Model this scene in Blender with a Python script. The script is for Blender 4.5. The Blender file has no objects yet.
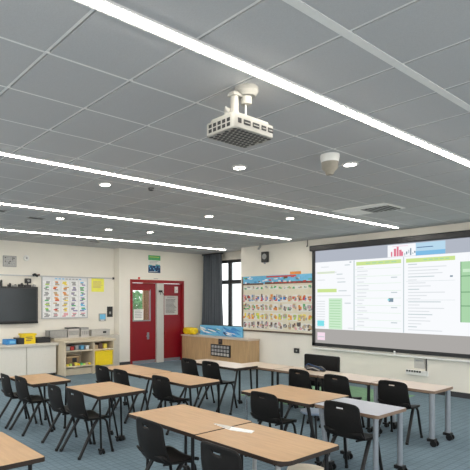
import bpy, bmesh, math, random
from mathutils import Vector, Matrix
random.seed(7)
SC = bpy.context.scene
C = SC.collection
PI = math.pi

# ------------------------------------------------------------------ materials
def nd(nt, typ, **kw):
    n = nt.nodes.new(typ)
    for k, v in kw.items():
        setattr(n, k, v)
    return n

def mat(name, col, rough=0.5, metal=0.0, noise=0.06, scale=18.0, bump=0.0, spec=0.5, stretch=None):
    m = bpy.data.materials.new(name)
    m.use_nodes = True
    nt = m.node_tree
    b = nt.nodes['Principled BSDF']
    b.inputs['Roughness'].default_value = rough
    b.inputs['Metallic'].default_value = metal
    b.inputs['Specular IOR Level'].default_value = spec
    tc = nd(nt, 'ShaderNodeTexCoord')
    nz = nd(nt, 'ShaderNodeTexNoise')
    nz.inputs['Scale'].default_value = scale
    nz.inputs['Detail'].default_value = 4
    src = tc.outputs['Object']
    if stretch:
        mp = nd(nt, 'ShaderNodeMapping')
        mp.inputs['Scale'].default_value = stretch
        nt.links.new(src, mp.inputs['Vector'])
        src = mp.outputs['Vector']
    nt.links.new(src, nz.inputs['Vector'])
    cr = nd(nt, 'ShaderNodeValToRGB')
    cr.color_ramp.elements[0].position = 0.3
    cr.color_ramp.elements[1].position = 0.7
    cr.color_ramp.elements[0].color = (*[max(0, c * (1 - noise)) for c in col], 1)
    cr.color_ramp.elements[1].color = (*[min(1, c * (1 + noise)) for c in col], 1)
    nt.links.new(nz.outputs['Fac'], cr.inputs['Fac'])
    nt.links.new(cr.outputs['Color'], b.inputs['Base Color'])
    if bump:
        bp = nd(nt, 'ShaderNodeBump')
        bp.inputs['Strength'].default_value = bump
        bp.inputs['Distance'].default_value = 0.01
        nt.links.new(nz.outputs['Fac'], bp.inputs['Height'])
        nt.links.new(bp.outputs['Normal'], b.inputs['Normal'])
    return m

def emis(name, col, strength=1.0):
    m = bpy.data.materials.new(name)
    m.use_nodes = True
    nt = m.node_tree
    nt.nodes.remove(nt.nodes['Principled BSDF'])
    e = nd(nt, 'ShaderNodeEmission')
    e.inputs['Color'].default_value = (*col, 1)
    e.inputs['Strength'].default_value = strength
    nt.links.new(e.outputs[0], nt.nodes['Material Output'].inputs['Surface'])
    return m

def srgb(r, g, b):
    def f(c):
        c /= 255
        return c / 12.92 if c < .04045 else ((c + .055) / 1.055) ** 2.4
    return (f(r), f(g), f(b))

M = {}
M['wall'] = mat('wall_paint', (.80, .76, .68), .85, noise=.015, scale=3, bump=.02)
M['ceil'] = mat('ceiling_tile', (.485, .49, .505), .9, noise=.05, scale=160, bump=.15)
M['tbar'] = mat('ceiling_bar', (.80, .80, .79), .6, noise=.02)
M['gap'] = mat('ceiling_gap', (.05, .05, .05), .9)
M['skirt'] = mat('skirting', (.035, .036, .04), .6)
M['oak'] = mat('oak_laminate', (.48, .298, .156), .40, noise=.10, scale=5, stretch=(6, .7, 6), spec=.4)
M['maple'] = mat('maple_laminate', (.61, .50, .405), .30, noise=.05, scale=5, stretch=(6, .7, 6))
M['greytop'] = mat('grey_laminate', (.38, .39, .44), .28, noise=.03, scale=5)
M['edge'] = mat('table_edging', (.028, .018, .013), .5, spec=.3)
M['edgeoak'] = mat('wood_edging', (.20, .13, .085), .5)
M['black'] = mat('black_plastic', (.009, .0083, .0078), .5, noise=.15, scale=60, bump=.03, spec=.17)
M['blackm'] = mat('black_metal', (.008, .008, .008), .4, noise=.1, spec=.3)
M['silver'] = mat('silver_steel', (.27, .295, .32), .35, metal=.3, noise=.04)
M['chrome'] = mat('chrome_steel', (.8, .8, .8), .15, metal=1, noise=.02)
M['cream'] = mat('cream_cabinet', (.72, .69, .62), .5, noise=.02)
M['worktop'] = mat('worktop', (.60, .56, .49), .45, noise=.04)
M['shelf'] = mat('shelf_birch', (.62, .53, .39), .5, noise=.05, stretch=(1, 8, 8))
M['panelwood'] = mat('counter_oak', (.50, .325, .165), .45, noise=.12, scale=4, stretch=(5, 5, .6))
M['red'] = mat('red_door_paint', (.24, .005, .013), .38, noise=.05)
M['redframe'] = mat('red_frame_paint', (.27, .008, .013), .35, noise=.05)
M['post'] = mat('grey_post', (.55, .54, .50), .6, noise=.02)
M['white'] = mat('white_plastic', (.78, .77, .74), .4, noise=.02)
M['offwhite'] = mat('projector_body', (.37, .36, .33), .45, noise=.02)
M['taupe'] = mat('taupe_plastic', (.30, .27, .22), .45)
M['yellow'] = mat('yellow_plastic', (.86, .62, .012), .4, noise=.05)
M['lemon'] = mat('yellow_paper', (.86, .83, .12), .7, noise=.03)
M['grey'] = mat('grey_plastic', (.33, .33, .32), .5, noise=.08)
M['lgrey'] = mat('light_grey', (.52, .50, .47), .5, noise=.06)
M['dark'] = mat('dark_plastic', (.02, .02, .022), .4)
M['paper'] = mat('paper', (.78, .77, .73), .8, noise=.02)
M['card'] = mat('cream_card', (.74, .69, .56), .8, noise=.03)
M['board'] = mat('whiteboard', (.74, .74, .75), .35, noise=.01)
M['alu'] = mat('aluminium', (.50, .50, .51), .35, metal=.6)
M['brown'] = mat('brown_wood', (.11, .07, .045), .5)
M['wframe'] = mat('window_frame', (.045, .047, .05), .45)
M['cork'] = mat('kraft', (.28, .18, .10), .8)
M['stoolblue'] = mat('pale_blue_seat', (.40, .50, .66), .25)
M['beige'] = mat('beige_seat', (.62, .54, .42), .4)
for n, c in dict(ink=(.10, .10, .11), grn=(.10, .42, .16), lime=(.45, .62, .12), org=(.75, .28, .06), rd=(.62, .06, .05), blu=(.05, .25, .58),
                 sky=(.16, .48, .74), nvy=(.015, .05, .13), yel=(.85, .68, .10), pnk=(.72, .36, .40), tan=(.55, .40, .24), gry=(.36, .36, .36),
                 prp=(.28, .24, .42), wht=(.85, .85, .85), brn=(.14, .08, .06), teal=(.06, .30, .34)).items():
    M[n] = mat('ink_' + n, c, .7, noise=.12, scale=40)
CURT = mat('curtain_cloth', (.10, .112, .128), .9, noise=.12, scale=30)

def carpet(name, col):
    m = mat(name, col, .95, noise=.0)
    nt = m.node_tree
    b = nt.nodes['Principled BSDF']
    b.inputs['Specular IOR Level'].default_value = .25
    tc = nd(nt, 'ShaderNodeTexCoord')
    br = nd(nt, 'ShaderNodeTexBrick')
    br.offset = 0.0
    br.inputs['Scale'].default_value = 1
    br.inputs['Brick Width'].default_value = .085
    br.inputs['Row Height'].default_value = .085
    br.inputs['Mortar Size'].default_value = .006
    br.inputs['Color1'].default_value = (*col, 1)
    br.inputs['Color2'].default_value = (*[c * .94 for c in col], 1)
    br.inputs['Mortar'].default_value = (*[c * .74 for c in col], 1)
    nt.links.new(tc.outputs['Object'], br.inputs['Vector'])
    nz = nd(nt, 'ShaderNodeTexNoise')
    nz.inputs['Scale'].default_value = 2.2
    nz.inputs['Detail'].default_value = 8
    nz.inputs['Roughness'].default_value = .7
    nt.links.new(tc.outputs['Object'], nz.inputs['Vector'])
    cr = nd(nt, 'ShaderNodeValToRGB')
    cr.color_ramp.elements[0].position = .3
    cr.color_ramp.elements[1].position = .7
    cr.color_ramp.elements[0].color = (.86, .86, .86, 1)
    cr.color_ramp.elements[1].color = (1.08, 1.08, 1.08, 1)
    nt.links.new(nz.outputs['Fac'], cr.inputs['Fac'])
    mx = nd(nt, 'ShaderNodeMix', data_type='RGBA', blend_type='MULTIPLY')
    mx.inputs['Factor'].default_value = 1
    nt.links.new(br.outputs['Color'], mx.inputs['A'])
    nt.links.new(cr.outputs['Color'], mx.inputs['B'])
    nt.links.new(mx.outputs['Result'], b.inputs['Base Color'])
    n2 = nd(nt, 'ShaderNodeTexNoise')
    n2.inputs['Scale'].default_value = 350
    nt.links.new(tc.outputs['Object'], n2.inputs['Vector'])
    bp = nd(nt, 'ShaderNodeBump')
    bp.inputs['Strength'].default_value = .3
    bp.inputs['Distance'].default_value = .004
    nt.links.new(n2.outputs['Fac'], bp.inputs['Height'])
    nt.links.new(bp.outputs['Normal'], b.inputs['Normal'])
    return m
M['carpet'] = carpet('blue_carpet', (.155, .220, .265))
M['greencarpet'] = carpet('green_carpet', (.19, .34, .21))
m = bpy.data.materials.new('glass'); m.use_nodes = True
nt = m.node_tree; nt.nodes.remove(nt.nodes['Principled BSDF'])
g = nd(nt, 'ShaderNodeBsdfGlossy'); g.inputs['Roughness'].default_value = .02
t = nd(nt, 'ShaderNodeBsdfTransparent'); t.inputs['Color'].default_value = (.95, .97, .97, 1)
x = nd(nt, 'ShaderNodeMixShader'); x.inputs[0].default_value = .05
nt.links.new(t.outputs[0], x.inputs[1]); nt.links.new(g.outputs[0], x.inputs[2])
nt.links.new(x.outputs[0], nt.nodes['Material Output'].inputs['Surface'])
M['glass'] = m
M['tvscreen'] = mat('tv_glass', (.012, .018, .022), .16, noise=.1, scale=3)
M['leaf'] = mat('leaf', (.13, .30, .13), .6, noise=.5, scale=6)
M['led'] = emis('led_diffuser', (1.0, .94, .84), 25.0)
M['lamp'] = emis('downlight_lens', (1.0, .95, .86), 14.0)

# ------------------------------------------------------------------ mesh builder
class MB:
    def __init__(s):
        s.v = []; s.f = []; s.mi = []; s.ms = []
    def m(s, k):
        k = M[k] if isinstance(k, str) else k
        if k not in s.ms: s.ms.append(k)
        return s.ms.index(k)
    def add(s, vs, fs, k):
        o = len(s.v); i = s.m(k)
        s.v += [tuple(v) for v in vs]
        for f in fs:
            s.f.append([a + o for a in f]); s.mi.append(i)
        return s
    def box(s, x0, x1, y0, y1, z0, z1, k, bev=0.0):
        bm = bmesh.new()
        bmesh.ops.create_cube(bm, size=1)
        for v in bm.verts:
            v.co = Vector(((x0 + x1) / 2 + v.co.x * (x1 - x0), (y0 + y1) / 2 + v.co.y * (y1 - y0), (z0 + z1) / 2 + v.co.z * (z1 - z0)))
        if bev:
            bmesh.ops.bevel(bm, geom=bm.edges[:], offset=bev, segments=2, affect='EDGES', profile=.6)
        s.bm(bm, k); return s
    def bm(s, bm, k, mtx=None):
        bm.verts.index_update()
        vs = [(mtx @ v.co if mtx else v.co) for v in bm.verts]
        s.add(vs, [[v.index for v in f.verts] for f in bm.faces], k); bm.free(); return s
    def prism(s, pts, z0, z1, k, top=None):
        n = len(pts)
        vs = [(p[0], p[1], z0) for p in pts] + [(p[0], p[1], z1) for p in pts]
        s.add(vs, [list(range(n))[::-1]], k)
        s.add(vs, [[i, (i + 1) % n, n + (i + 1) % n, n + i] for i in range(n)], k)
        s.add(vs, [list(range(n, 2 * n))], top or k); return s
    def tube(s, path, r, k, n=10, r1=None):
        path = [Vector(p) for p in path]
        rings = []; N = len(path)
        for i, p in enumerate(path):
            d = (path[min(i + 1, N - 1)] - path[max(i - 1, 0)]).normalized()
            a = d.cross(Vector((0, 0, 1)))
            if a.length < .05: a = d.cross(Vector((0, 1, 0)))
            a.normalize(); b = d.cross(a)
            rr = r + ((r1 - r) * i / (N - 1) if r1 is not None else 0)
            rings.append([p + a * math.cos(2 * PI * j / n) * rr + b * math.sin(2 * PI * j / n) * rr for j in range(n)])
        vs = [v for q in rings for v in q]; fs = []
        for i in range(N - 1):
            for j in range(n):
                fs.append([i * n + j, i * n + (j + 1) % n, (i + 1) * n + (j + 1) % n, (i + 1) * n + j])
        fs.append(list(range(n))[::-1]); fs.append([(N - 1) * n + j for j in range(n)])
        s.add(vs, fs, k); return s
    def lathe(s, prof, k, cx=0, cy=0, n=24, ks=None):
        vs = []
        for r, z in prof:
            vs += [(cx + r * math.cos(2 * PI * j / n), cy + r * math.sin(2 * PI * j / n), z) for j in range(n)]
        for i in range(len(prof) - 1):
            s.add(vs, [[i * n + j, i * n + (j + 1) % n, (i + 1) * n + (j + 1) % n, (i + 1) * n + j] for j in range(n)], ks[i] if ks else k)
        s.add(vs, [list(range(n))[::-1], [(len(prof) - 1) * n + j for j in range(n)]], k); return s
    def build(s, name, parent=None, smooth=False, mods=()):
        me = bpy.data.meshes.new(name)
        me.from_pydata(s.v, [], s.f); me.update()
        for k in s.ms: me.materials.append(k)
        me.polygons.foreach_set('material_index', s.mi)
        bm = bmesh.new(); bm.from_mesh(me)
        bmesh.ops.remove_doubles(bm, verts=bm.verts, dist=1e-5)
        bmesh.ops.recalc_face_normals(bm, faces=bm.faces)
        bm.to_mesh(me); bm.free()
        if smooth:
            me.polygons.foreach_set('use_smooth', [True] * len(me.polygons))
            try: me.set_sharp_from_angle(angle=math.radians(38))
            except Exception: pass
        o = bpy.data.objects.new(name, me); C.objects.link(o)
        if parent: o.parent = parent
        return o

def thing(name, label, cat, loc=(0, 0, 0), rz=0.0, group=None):
    o = bpy.data.objects.new(name, None); C.objects.link(o)
    o.empty_display_size = .1
    o.location = loc; o.rotation_euler = (0, 0, rz)
    o['label'] = label; o['category'] = cat
    if group: o['group'] = group
    return o
def tag(o, label, cat, group=None):
    o['label'] = label; o['category'] = cat
    if group: o['group'] = group
    return o
def struct(o, label=None):
    o['kind'] = 'structure'
    if label: o['label'] = label
    return o
def dup(root, loc, rz, label):
    r = root.copy(); C.objects.link(r)
    r.location = loc; r.rotation_euler = (0, 0, rz); r['label'] = label
    for ch in list(root.children):
        c = ch.copy(); C.objects.link(c); c.parent = r
        for gch in list(ch.children):
            d = gch.copy(); C.objects.link(d); d.parent = c
    return r

# ------------------------------------------------------------------ room
CH = 3.29; WX = 10.25; DY = 11.35; TY = 11.60; BX = 10.95
X0 = -1.6; Y0 = -1.6
struct(MB().box(X0, 11.2, Y0, 11.9, -.10, 0, 'carpet').build('floor'))
b = MB().box(X0, 11.2, Y0, 11.9, CH + .02, CH + .12, 'gap')
gx = [1.28 + .6 * k for k in range(-5, 17)]
gy = [1.47 + .6 * k for k in range(-6, 18)]
for i in range(len(gx) - 1):
    for j in range(len(gy) - 1):
        xa, xb, ya, yb = gx[i] + .016, gx[i + 1] - .016, gy[j] + .005, gy[j + 1] - .005
        xa = max(xa, X0); xb = min(xb, BX); ya = max(ya, Y0); yb = min(yb, TY)
        if xb - xa > .02 and yb - ya > .02:
            b.box(xa, xb, ya, yb, CH, CH + .021, 'ceil')
struct(b.build('ceiling'))
b = MB()
for x_ in gx:
    if X0 < x_ < WX: b.box(x_ - .013, x_ + .005, Y0, TY, CH + .003, CH + .0185, 'tbar')
struct(b.build('trim_1'), 'pale ceiling grid bars running towards the far wall')
b = MB()
b.box(X0, WX, 1.445, 1.495, CH - .005, CH + .01, 'tbar')
b.box(X0, WX, .845, .895, CH - .005, CH + .01, 'tbar')
for y_ in gy:
    if 1.5 < y_ < TY: b.box(X0, WX, y_ - (.010 if y_ < 5 else .004), y_ + .0045, CH - .001, CH + .0185, 'tbar') if y_ > 2.3 else b.box(X0, WX, y_ - .0005, y_ + .0048, CH + .004, CH + .0185, 'tbar')
struct(b.build('trim_2'), 'pale ceiling grid bars running across the room')

struct(MB().box(WX, WX + .12, Y0, 9.23, 0, CH + .02, 'wall').build('wall_right'))
struct(MB().box(WX + .12, BX + .02, 9.11, 9.23, 0, CH + .02, 'wall').build('wall_corner'))
# window wall of the recess
wy0, wy1, wz0, wz1 = 9.55, 11.0, 1.0, 3.06
struct(MB().box(BX, BX + .12, 9.23, DY + .1, 0, wz0, 'wall').box(BX, BX + .12, 9.23, DY + .1, wz1, CH + .02, 'wall')
       .box(BX, BX + .12, 9.23, wy0, wz0, wz1, 'wall').box(BX, BX + .12, wy1, DY + .1, wz0, wz1, 'wall').build('wall_recess'))
w = struct(MB().box(BX + .01, BX + .07, wy0, wy0 + .07, wz0, wz1, 'wframe').box(BX + .01, BX + .07, wy1 - .07, wy1, wz0, wz1, 'wframe')
           .box(BX + .01, BX + .07, wy0, wy1, wz0, wz0 + .07, 'wframe').box(BX + .01, BX + .07, wy0, wy1, wz1 - .09, wz1, 'wframe').build('window_1'))
MB().box(BX + .0, BX + .07, 10.26, 10.38, wz0, wz1, 'wframe').build('mullion', w)
MB().box(BX - .005, BX + .07, wy0, wy1, 2.33, 2.45, 'wframe').build('transom', w)
MB().box(BX + .035, BX + .041, wy0 + .07, wy1 - .07, wz0 + .07, wz1 - .09, 'glass').build('pane', w)
# door wall: opening X 7.99..10.0, z 0..2.43
struct(MB().box(7.62, 7.99, DY, DY + .14, 0, CH + .02, 'wall').box(10.0, BX + .12, DY, DY + .14, 0, CH + .02, 'wall')
       .box(7.99, 10.0, DY, DY + .14, 2.43, CH + .02, 'wall').box(7.62, 7.74, DY + .14, TY + .12, 0, CH + .02, 'wall').build('wall_back'))
struct(MB().box(X0, 7.74, TY, TY + .12, 0, CH + .02, 'wall').build('wall_left'))
struct(MB().box(WX - .015, WX, Y0, 8.5, 0, .10, 'skirt').build('baseboard_right'))
struct(MB().box(7.62, 7.99, DY - .015, DY, 0, .11, 'skirt').box(10.0, 10.9, DY - .015, DY, 0, .11, 'skirt').build('baseboard_back'))
struct(MB().box(X0, 7.60, TY - .015, TY, 0, .11, 'skirt').build('baseboard_left'))
# outdoors seen through the left door and its corridor
struct(MB().box(9.22, 9.62, 12.35, 12.42, 0, 2.9, 'cork').build('wall_porch'))
b = MB()
for i in range(2200):
    p = Vector((random.uniform(9.7, 11.3), random.uniform(14.2, 15.0), random.uniform(.4, 2.15) ** 1.0))
    if random.random() < .4 and p.z > 1.85: continue
    a = random.uniform(0, PI); s_ = random.uniform(.05, .11); t_ = random.uniform(-.8, .8)
    u = Vector((math.cos(a), math.sin(a) * .4, t_)) * s_; v = Vector((-t_, .5, math.cos(a))) * s_ * .6
    b.add([p - u, p - v, p + u, p + v], [[0, 1, 2, 3]], 'leaf')
b.tube([(10.5, 14.6, 0), (10.52, 14.6, 1.3)], .04, 'brn')
tag(b.build('garden_shrub'), 'green shrub seen outside through the glass of the left red door', 'shrub')

# red doors
fr = MB()
for a, c_ in ((7.99, 8.06), (9.93, 10.0)): fr.box(a, c_, DY - .03, DY + .12, 0, 2.43, 'redframe', .004)
fr.box(8.06, 9.93, DY - .03, DY + .12, 2.34, 2.43, 'redframe', .004)
struct(fr.build('trim_3'), 'red frame around both doors')
struct(MB().box(8.945, 9.20, DY - .025, DY + .12, 0, 2.34, 'post', .004).build('trim_4'), 'pale grey post between the two red doors')
def door_leaf(name, xa, xb, glass):
    y0, y1 = DY + .04, DY + .085
    b = MB()
    if glass:
        g0, g1, z0, z1 = 8.11, 8.72, 1.26, 2.12
        b.box(xa, g0, y0, y1, .02, 2.33, 'red').box(g1, xb, y0, y1, .02, 2.33, 'red').box(g0, g1, y0, y1, .02, z0, 'red').box(g0, g1, y0, y1, z1, 2.33, 'red')
    else:
        b.box(xa, xb, y0, y1, .02, 2.33, 'red')
    d = struct(b.build(name))
    if glass:
        MB().box(g0, g1, y0 + .018, y0 + .026, z0, z1, 'glass').build('pane', d)
        f = MB()
        f.box(g0 - .03, g0, y0 - .012, y0, z0 - .03, z1 + .03, 'silver').box(g1, g1 + .03, y0 - .012, y0, z0 - .03, z1 + .03, 'silver')
        f.box(g0, g1, y0 - .012, y0, z0 - .03, z0, 'silver').box(g0, g1, y0 - .012, y0, z1, z1 + .03, 'redframe')
        f.build('pane_trim', d)
        MB().box(8.62, 8.69, y0 - .02, y0, .70, .90, 'silver', .004).tube([(8.66, y0 - .02, .8), (8.66, y0 - .06, .8), (8.55, y0 - .06, .8)], .011, 'silver').build('handle', d)
    else:
        MB().box(9.27, 9.34, y0 - .02, y0, .72, .92, 'redframe', .004).build('handle', d)
    MB().box(xa + .02, xb - .02, y0 - .004, y0, .03, .10, 'silver').build('kick_plate', d)
    return d
door_leaf('door_1', 8.065, 8.94, True)
door_leaf('door_2', 9.205, 9.925, False)
D2 = DY + .04
# ------------------------------------------------------------------ flat prints (thin real sheets with printed marks)
def sheet(axis, pos, a0, a1, z0, z1, base, marks=(), th=.004, facing=-1):
    """sheet on a wall. axis 'y': wall plane y=pos, a = X. axis 'x': plane x=pos, a = Y. marks: (a0,a1,z0,z1,mat) in 0..1 fractions; a runs left->right as seen."""
    b = MB()
    def bx(p, q, r, s_, d0, d1, k):
        if axis == 'y': b.box(p, q, pos - d1, pos - d0, r, s_, k)
        else: b.box(pos - d1, pos - d0, min(p, q), max(p, q), r, s_, k)
    bx(a0, a1, z0, z1, 0, th, base)
    for i, (p, q, r, s_, k) in enumerate(marks):
        A0 = a0 + (a1 - a0) * p; A1 = a0 + (a1 - a0) * q
        Z1 = z1 - (z1 - z0) * r; Z0 = z1 - (z1 - z0) * s_
        bx(A0, A1, Z0, Z1, th, th + .0012 + .00015 * (i % 5), k)
    return b
def lines(n, a=.1, b_=.9, t=.1, e=.9, k='ink', frac=.35, ragged=.3):
    out = []
    for i in range(n):
        z = t + (e - t) * i / n; h = (e - t) / n * frac
        out.append((a, b_ - random.random() * ragged * (b_ - a), z, z + h, k))
    return out

tag(sheet('y', D2, 9.27, 9.80, 1.40, 1.97, 'lgrey', lines(2, .2, .85, .05, .14) + lines(12, .1, .92, .18, .94, frac=.4)).build('notice'),
    'grey paper notice with lines of print on the right red door', 'notice')
tag(MB().box(9.66, 9.77, D2 - .05, D2, 2.06, 2.25, 'white', .01).box(9.70, 9.73, D2 - .056, D2 - .05, 2.12, 2.14, 'grey').build('wall_sensor'),
    'small white box high on the right red door', 'door alarm')
dc = tag(MB().box(9.00, 9.12, DY - .065, DY - .025, 2.07, 2.13, 'dark', .006).tube([(9.03, DY - .06, 2.1), (9.01, DY - .11, 2.0)], .008, 'dark').tube([(9.1, DY - .06, 2.1), (9.14, DY - .1, 2.0)], .008, 'dark').build('door_hook'),
         'small black hook on the grey post between the red doors', 'hook')
tag(sheet('y', D2 + .0185, 8.16, 8.50, 1.27, 1.58, 'paper', lines(5, .1, .9, .15, .9, 'gry')).build('notice'),
    'white paper notice at the bottom of the left red door glass', 'notice')
# sign over the doors
tag(sheet('y', DY, 8.63, 9.08, 2.64, 3.15, 'paper',
          [(0, 1, 0, .28, 'grn'), (0, 1, .58, 1, 'nvy'), (.05, .3, .55, .62, 'teal'), (.6, .95, .52, .6, 'teal')] + [(.1, .9, .07, .12, 'lime')] +
          lines(3, .1, .9, .33, .56, 'gry') + [(.05 + .09 * i, .12 + .09 * i, .62 + .1 * (i % 3), .70 + .1 * (i % 3), 'sky') for i in range(10)] + lines(1, .08, .9, .92, .98, 'wht'), th=.012).build('poster'),
    'poster with green top, white middle and navy foot above the red doors', 'poster')
tag(MB().box(8.27, 8.33, DY - .02, DY, 2.44, 2.50, 'rd', .005).build('alarm_call_point'), 'tiny red indicator block above the left red door', 'indicator')
tag(MB().box(8.84, 9.00, DY - .006, DY, 2.455, 2.485, 'lgrey', .002).build('door_plate'), 'small pale plate just above the red door frame', 'plate')

# ------------------------------------------------------------------ TV wall
tv = thing('television', 'black wall television screen over the white cabinets', 'television', (4.25, TY, 1.26))
def tvb(x0, x1, y0, y1, z0, z1, k, bev=0): return MB().box(x0 - 4.25, x1 - 4.25, y0 - TY, y1 - TY, z0 - 1.26, z1 - 1.26, k, bev)
tvb(3.6, 5.28, TY - .09, TY - .0, 1.26, 2.17, 'dark', .01).build('casing', tv)
tvb(3.64, 5.23, TY - .096, TY - .089, 1.33, 2.12, 'tvscreen').build('screen', tv)
tvb(3.6, 5.28, TY - .10, TY - .088, 1.26, 1.30, 'blackm', .003).build('lower_bezel', tv)
for i, (xa, wd, h, lab) in enumerate([(4.30, .07, .17, 'tall black figure at the left edge of the television top'), (4.50, .09, .09, 'small black animal figure leftmost but one on television top'),
                                      (4.62, .12, .06, 'low flat grey toy on the television top'), (4.77, .14, .10, 'rounded dark toy in the middle of the television top')]):
    b = MB().box(xa, xa + wd, TY - .08, TY - .03, 2.17, 2.17 + h * .6, 'dark' if i != 2 else 'grey', .012)
    b.lathe([(.0, 2.17 + h * .5), (.026, 2.17 + h * .6), (.03, 2.17 + h * .8), (.0, 2.17 + h)], 'dark', xa + wd * .7, TY - .055, 12)
    tag(b.build('toy_figure', smooth=True), lab, 'ornament')
wc = thing('webcam', 'black video camera on a stand on top of the television', 'camera', (5.02, TY - .055, 2.17))
MB().box(-.085, .085, -.04, .04, 0, .05, 'dark', .01).tube([(0, 0, .05), (0, 0, .1)], .02, 'dark').build('stand', wc)
MB().box(-.07, .08, -.045, .04, .09, .21, 'dark', .015).build('housing', wc)
MB().tube([(0.0, -.045, .15), (0, -.06, .15)], .03, 'grey', 14).build('lens', wc)
tag(MB().lathe([(.0, 2.17), (.045, 2.17), (.05, 2.2), (.03, 2.235), (0, 2.24)], 'grey', 5.19, TY - .055, 14).build('toy_figure', smooth=True),
    'small round grey toy near the right end of the television top', 'ornament')
rl = tag(MB().box(X0, 7.58, TY - .03, TY, 2.435, 2.465, 'alu', .004).build('picture_rail'), 'thin grey metal rail along the television wall', 'rail')
tag(MB().tube([(5.16, TY - .05, 2.46), (5.2, TY - .08, 2.49), (5.28, TY - .06, 2.44)], .03, 'dark', 8).tube([(5.24, TY - .06, 2.46), (5.34, TY - .06, 2.48)], .022, 'brn', 8).build('rail_clip', smooth=True),
    'dark clip gripping the grey rail above the television corner', 'clip')
tag(MB().box(7.55, 7.60, TY - .05, TY, 2.42, 2.48, 'dark', .008).build('rail_bracket'), 'dark end bracket of the rail at the wall corner', 'bracket')
# framed print
fp = thing('framed_print', 'small grey framed print high on the wall above the television', 'picture', (4.575, TY, 2.65))
MB().box(-.17, .17, -.025, 0, 0, .27, 'grey', .004).build('frame', fp)
b = MB().box(-.145, .145, -.028, -.02, .025, .245, 'lgrey')
for r in range(5):
    a = -.13
    while a < .115:
        wd = random.uniform(.025, .07)
        b.box(a, min(a + wd, .13), -.030, -.027, .035 + .042 * r, .062 + .042 * r, 'gry' if random.random() < .7 else 'ink'); a += wd + .012
b.build('print', fp)
b = MB().lathe([(0, 0), (.075, 0), (.075, .03), (.06, .045), (0, .045)], 'white', n=24)
o = b.build('smoke_alarm', smooth=True); o.rotation_euler = (PI / 2, 0, 0); o.location = (5.0, TY, 2.885)
tag(o, 'round white wall alarm right of the framed print', 'alarm')
MB().lathe([(0, .045), (.028, .045), (.02, .05), (0, .05)], 'gry', n=16).build('alarm_button', o)

# whiteboard timetable
wb = thing('whiteboard', 'whiteboard covered with columns of coloured cards beside the television', 'whiteboard', (6.08, TY, 1.37))
MB().box(-.66, .66, -.022, 0, 0, 1.07, 'board').build('panel', wb)
f = MB()
for q in ((-.67, -.645, 0, 1.07), (.645, .67, 0, 1.07)): f.box(q[0], q[1], -.03, 0, q[2], q[3], 'alu')
f.box(-.67, .67, -.03, 0, -.012, .012, 'alu').box(-.67, .67, -.03, 0, 1.058, 1.08, 'alu'); f.build('frame', wb)
def cardmesh(cx, cz, w_, h, cols, back='wht'):
    b = MB().box(cx - w_ / 2, cx + w_ / 2, -.026, -.021, cz - h / 2, cz + h / 2, back)
    for i in range(3):
        a = cx - w_ * .42 + random.uniform(0, w_ * .3); e = a + random.uniform(.35, .6) * w_
        z = cz + h * (.22 - .28 * i)
        b.box(a, min(e, cx + w_ * .47), -.028 - .0002 * i, -.0255, z - h * .12, z + h * .15, random.choice(cols))
    return b
pal = [['lime', 'gry', 'grn', 'gry'], ['org', 'tan', 'rd', 'gry'], ['org', 'tan', 'gry', 'yel'], ['grn', 'prp', 'gry', 'gry'], ['sky', 'grn', 'gry', 'prp']]
for ci in range(5):
    for ri in range(7):
        cx = -.52 + .26 * ci; cz = .09 + .137 * ri
        cardmesh(cx, cz, .225, .118, pal[ci] if ri not in (0,) else ['gry', 'pnk', 'gry']).build('card', wb)
b = MB()
for i in range(8): b.box(-.3 + .1 * i, -.23 + .1 * i, -.025, -.021, 1.01, 1.035, random.choice(['blu', 'gry', 'sky']))
b.build('heading', wb)
# yellow notice and switches
tag(sheet('y', TY, 6.88, 7.28, 2.07, 2.435, 'lemon', lines(6, .12, .9, .22, .75, 'tan', frac=.4)).build('notice'), 'yellow paper notice hanging from the rail by the corner', 'notice')
s1 = thing('thermostat', 'blue faced control panel low on the television wall', 'control panel', (7.22, TY, 1.26))
MB().box(-.11, .11, -.03, 0, 0, .21, 'grey', .006).build('casing', s1)
MB().box(-.09, .09, -.034, -.029, .05, .19, 'sky').build('display', s1)
MB().box(-.06, .05, -.0345, -.029, .015, .04, 'wht').build('button', s1)
s2 = thing('light_switch', 'black wall switch plate beside the blue control panel', 'switch', (7.47, TY, 1.37))
MB().box(-.09, .09, -.02, 0, 0, .29, 'dark', .005).build('plate', s2)
MB().box(-.03, .03, -.028, -.018, .08, .15, 'grey', .004).build('rocker', s2)

# white cabinets
CF = 10.95
def cabinet(xc, w_, lab):
    c_ = thing('low_cabinet', lab, 'cabinet', (xc, CF, 0), 0, 'white cabinets below the television')
    MB().box(-w_ / 2, w_ / 2, .02, TY - CF - .02, .06, .735, 'cream').box(-w_ / 2, w_ / 2, .06, TY - CF - .02, 0, .06, 'dark').build('body', c_)
    MB().box(-w_ / 2 + .005, w_ / 2 - .005, 0, .02, .07, .725, 'cream', .003).build('door', c_)
    return c_
cabinet(5.12, .76, 'white cabinet at the shelf end, below the yellow tub')
cabinet(4.35, .76, 'white cabinet at the left picture edge, below the television')
cabinet(3.58, .76, 'white cabinet mostly beyond the left picture edge')
tag(MB().box(3.19, 5.62, CF - .03, TY - .002, .735, .80, 'worktop', .005).build('worktop'), 'pale worktop over the white cabinets', 'worktop')
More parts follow.
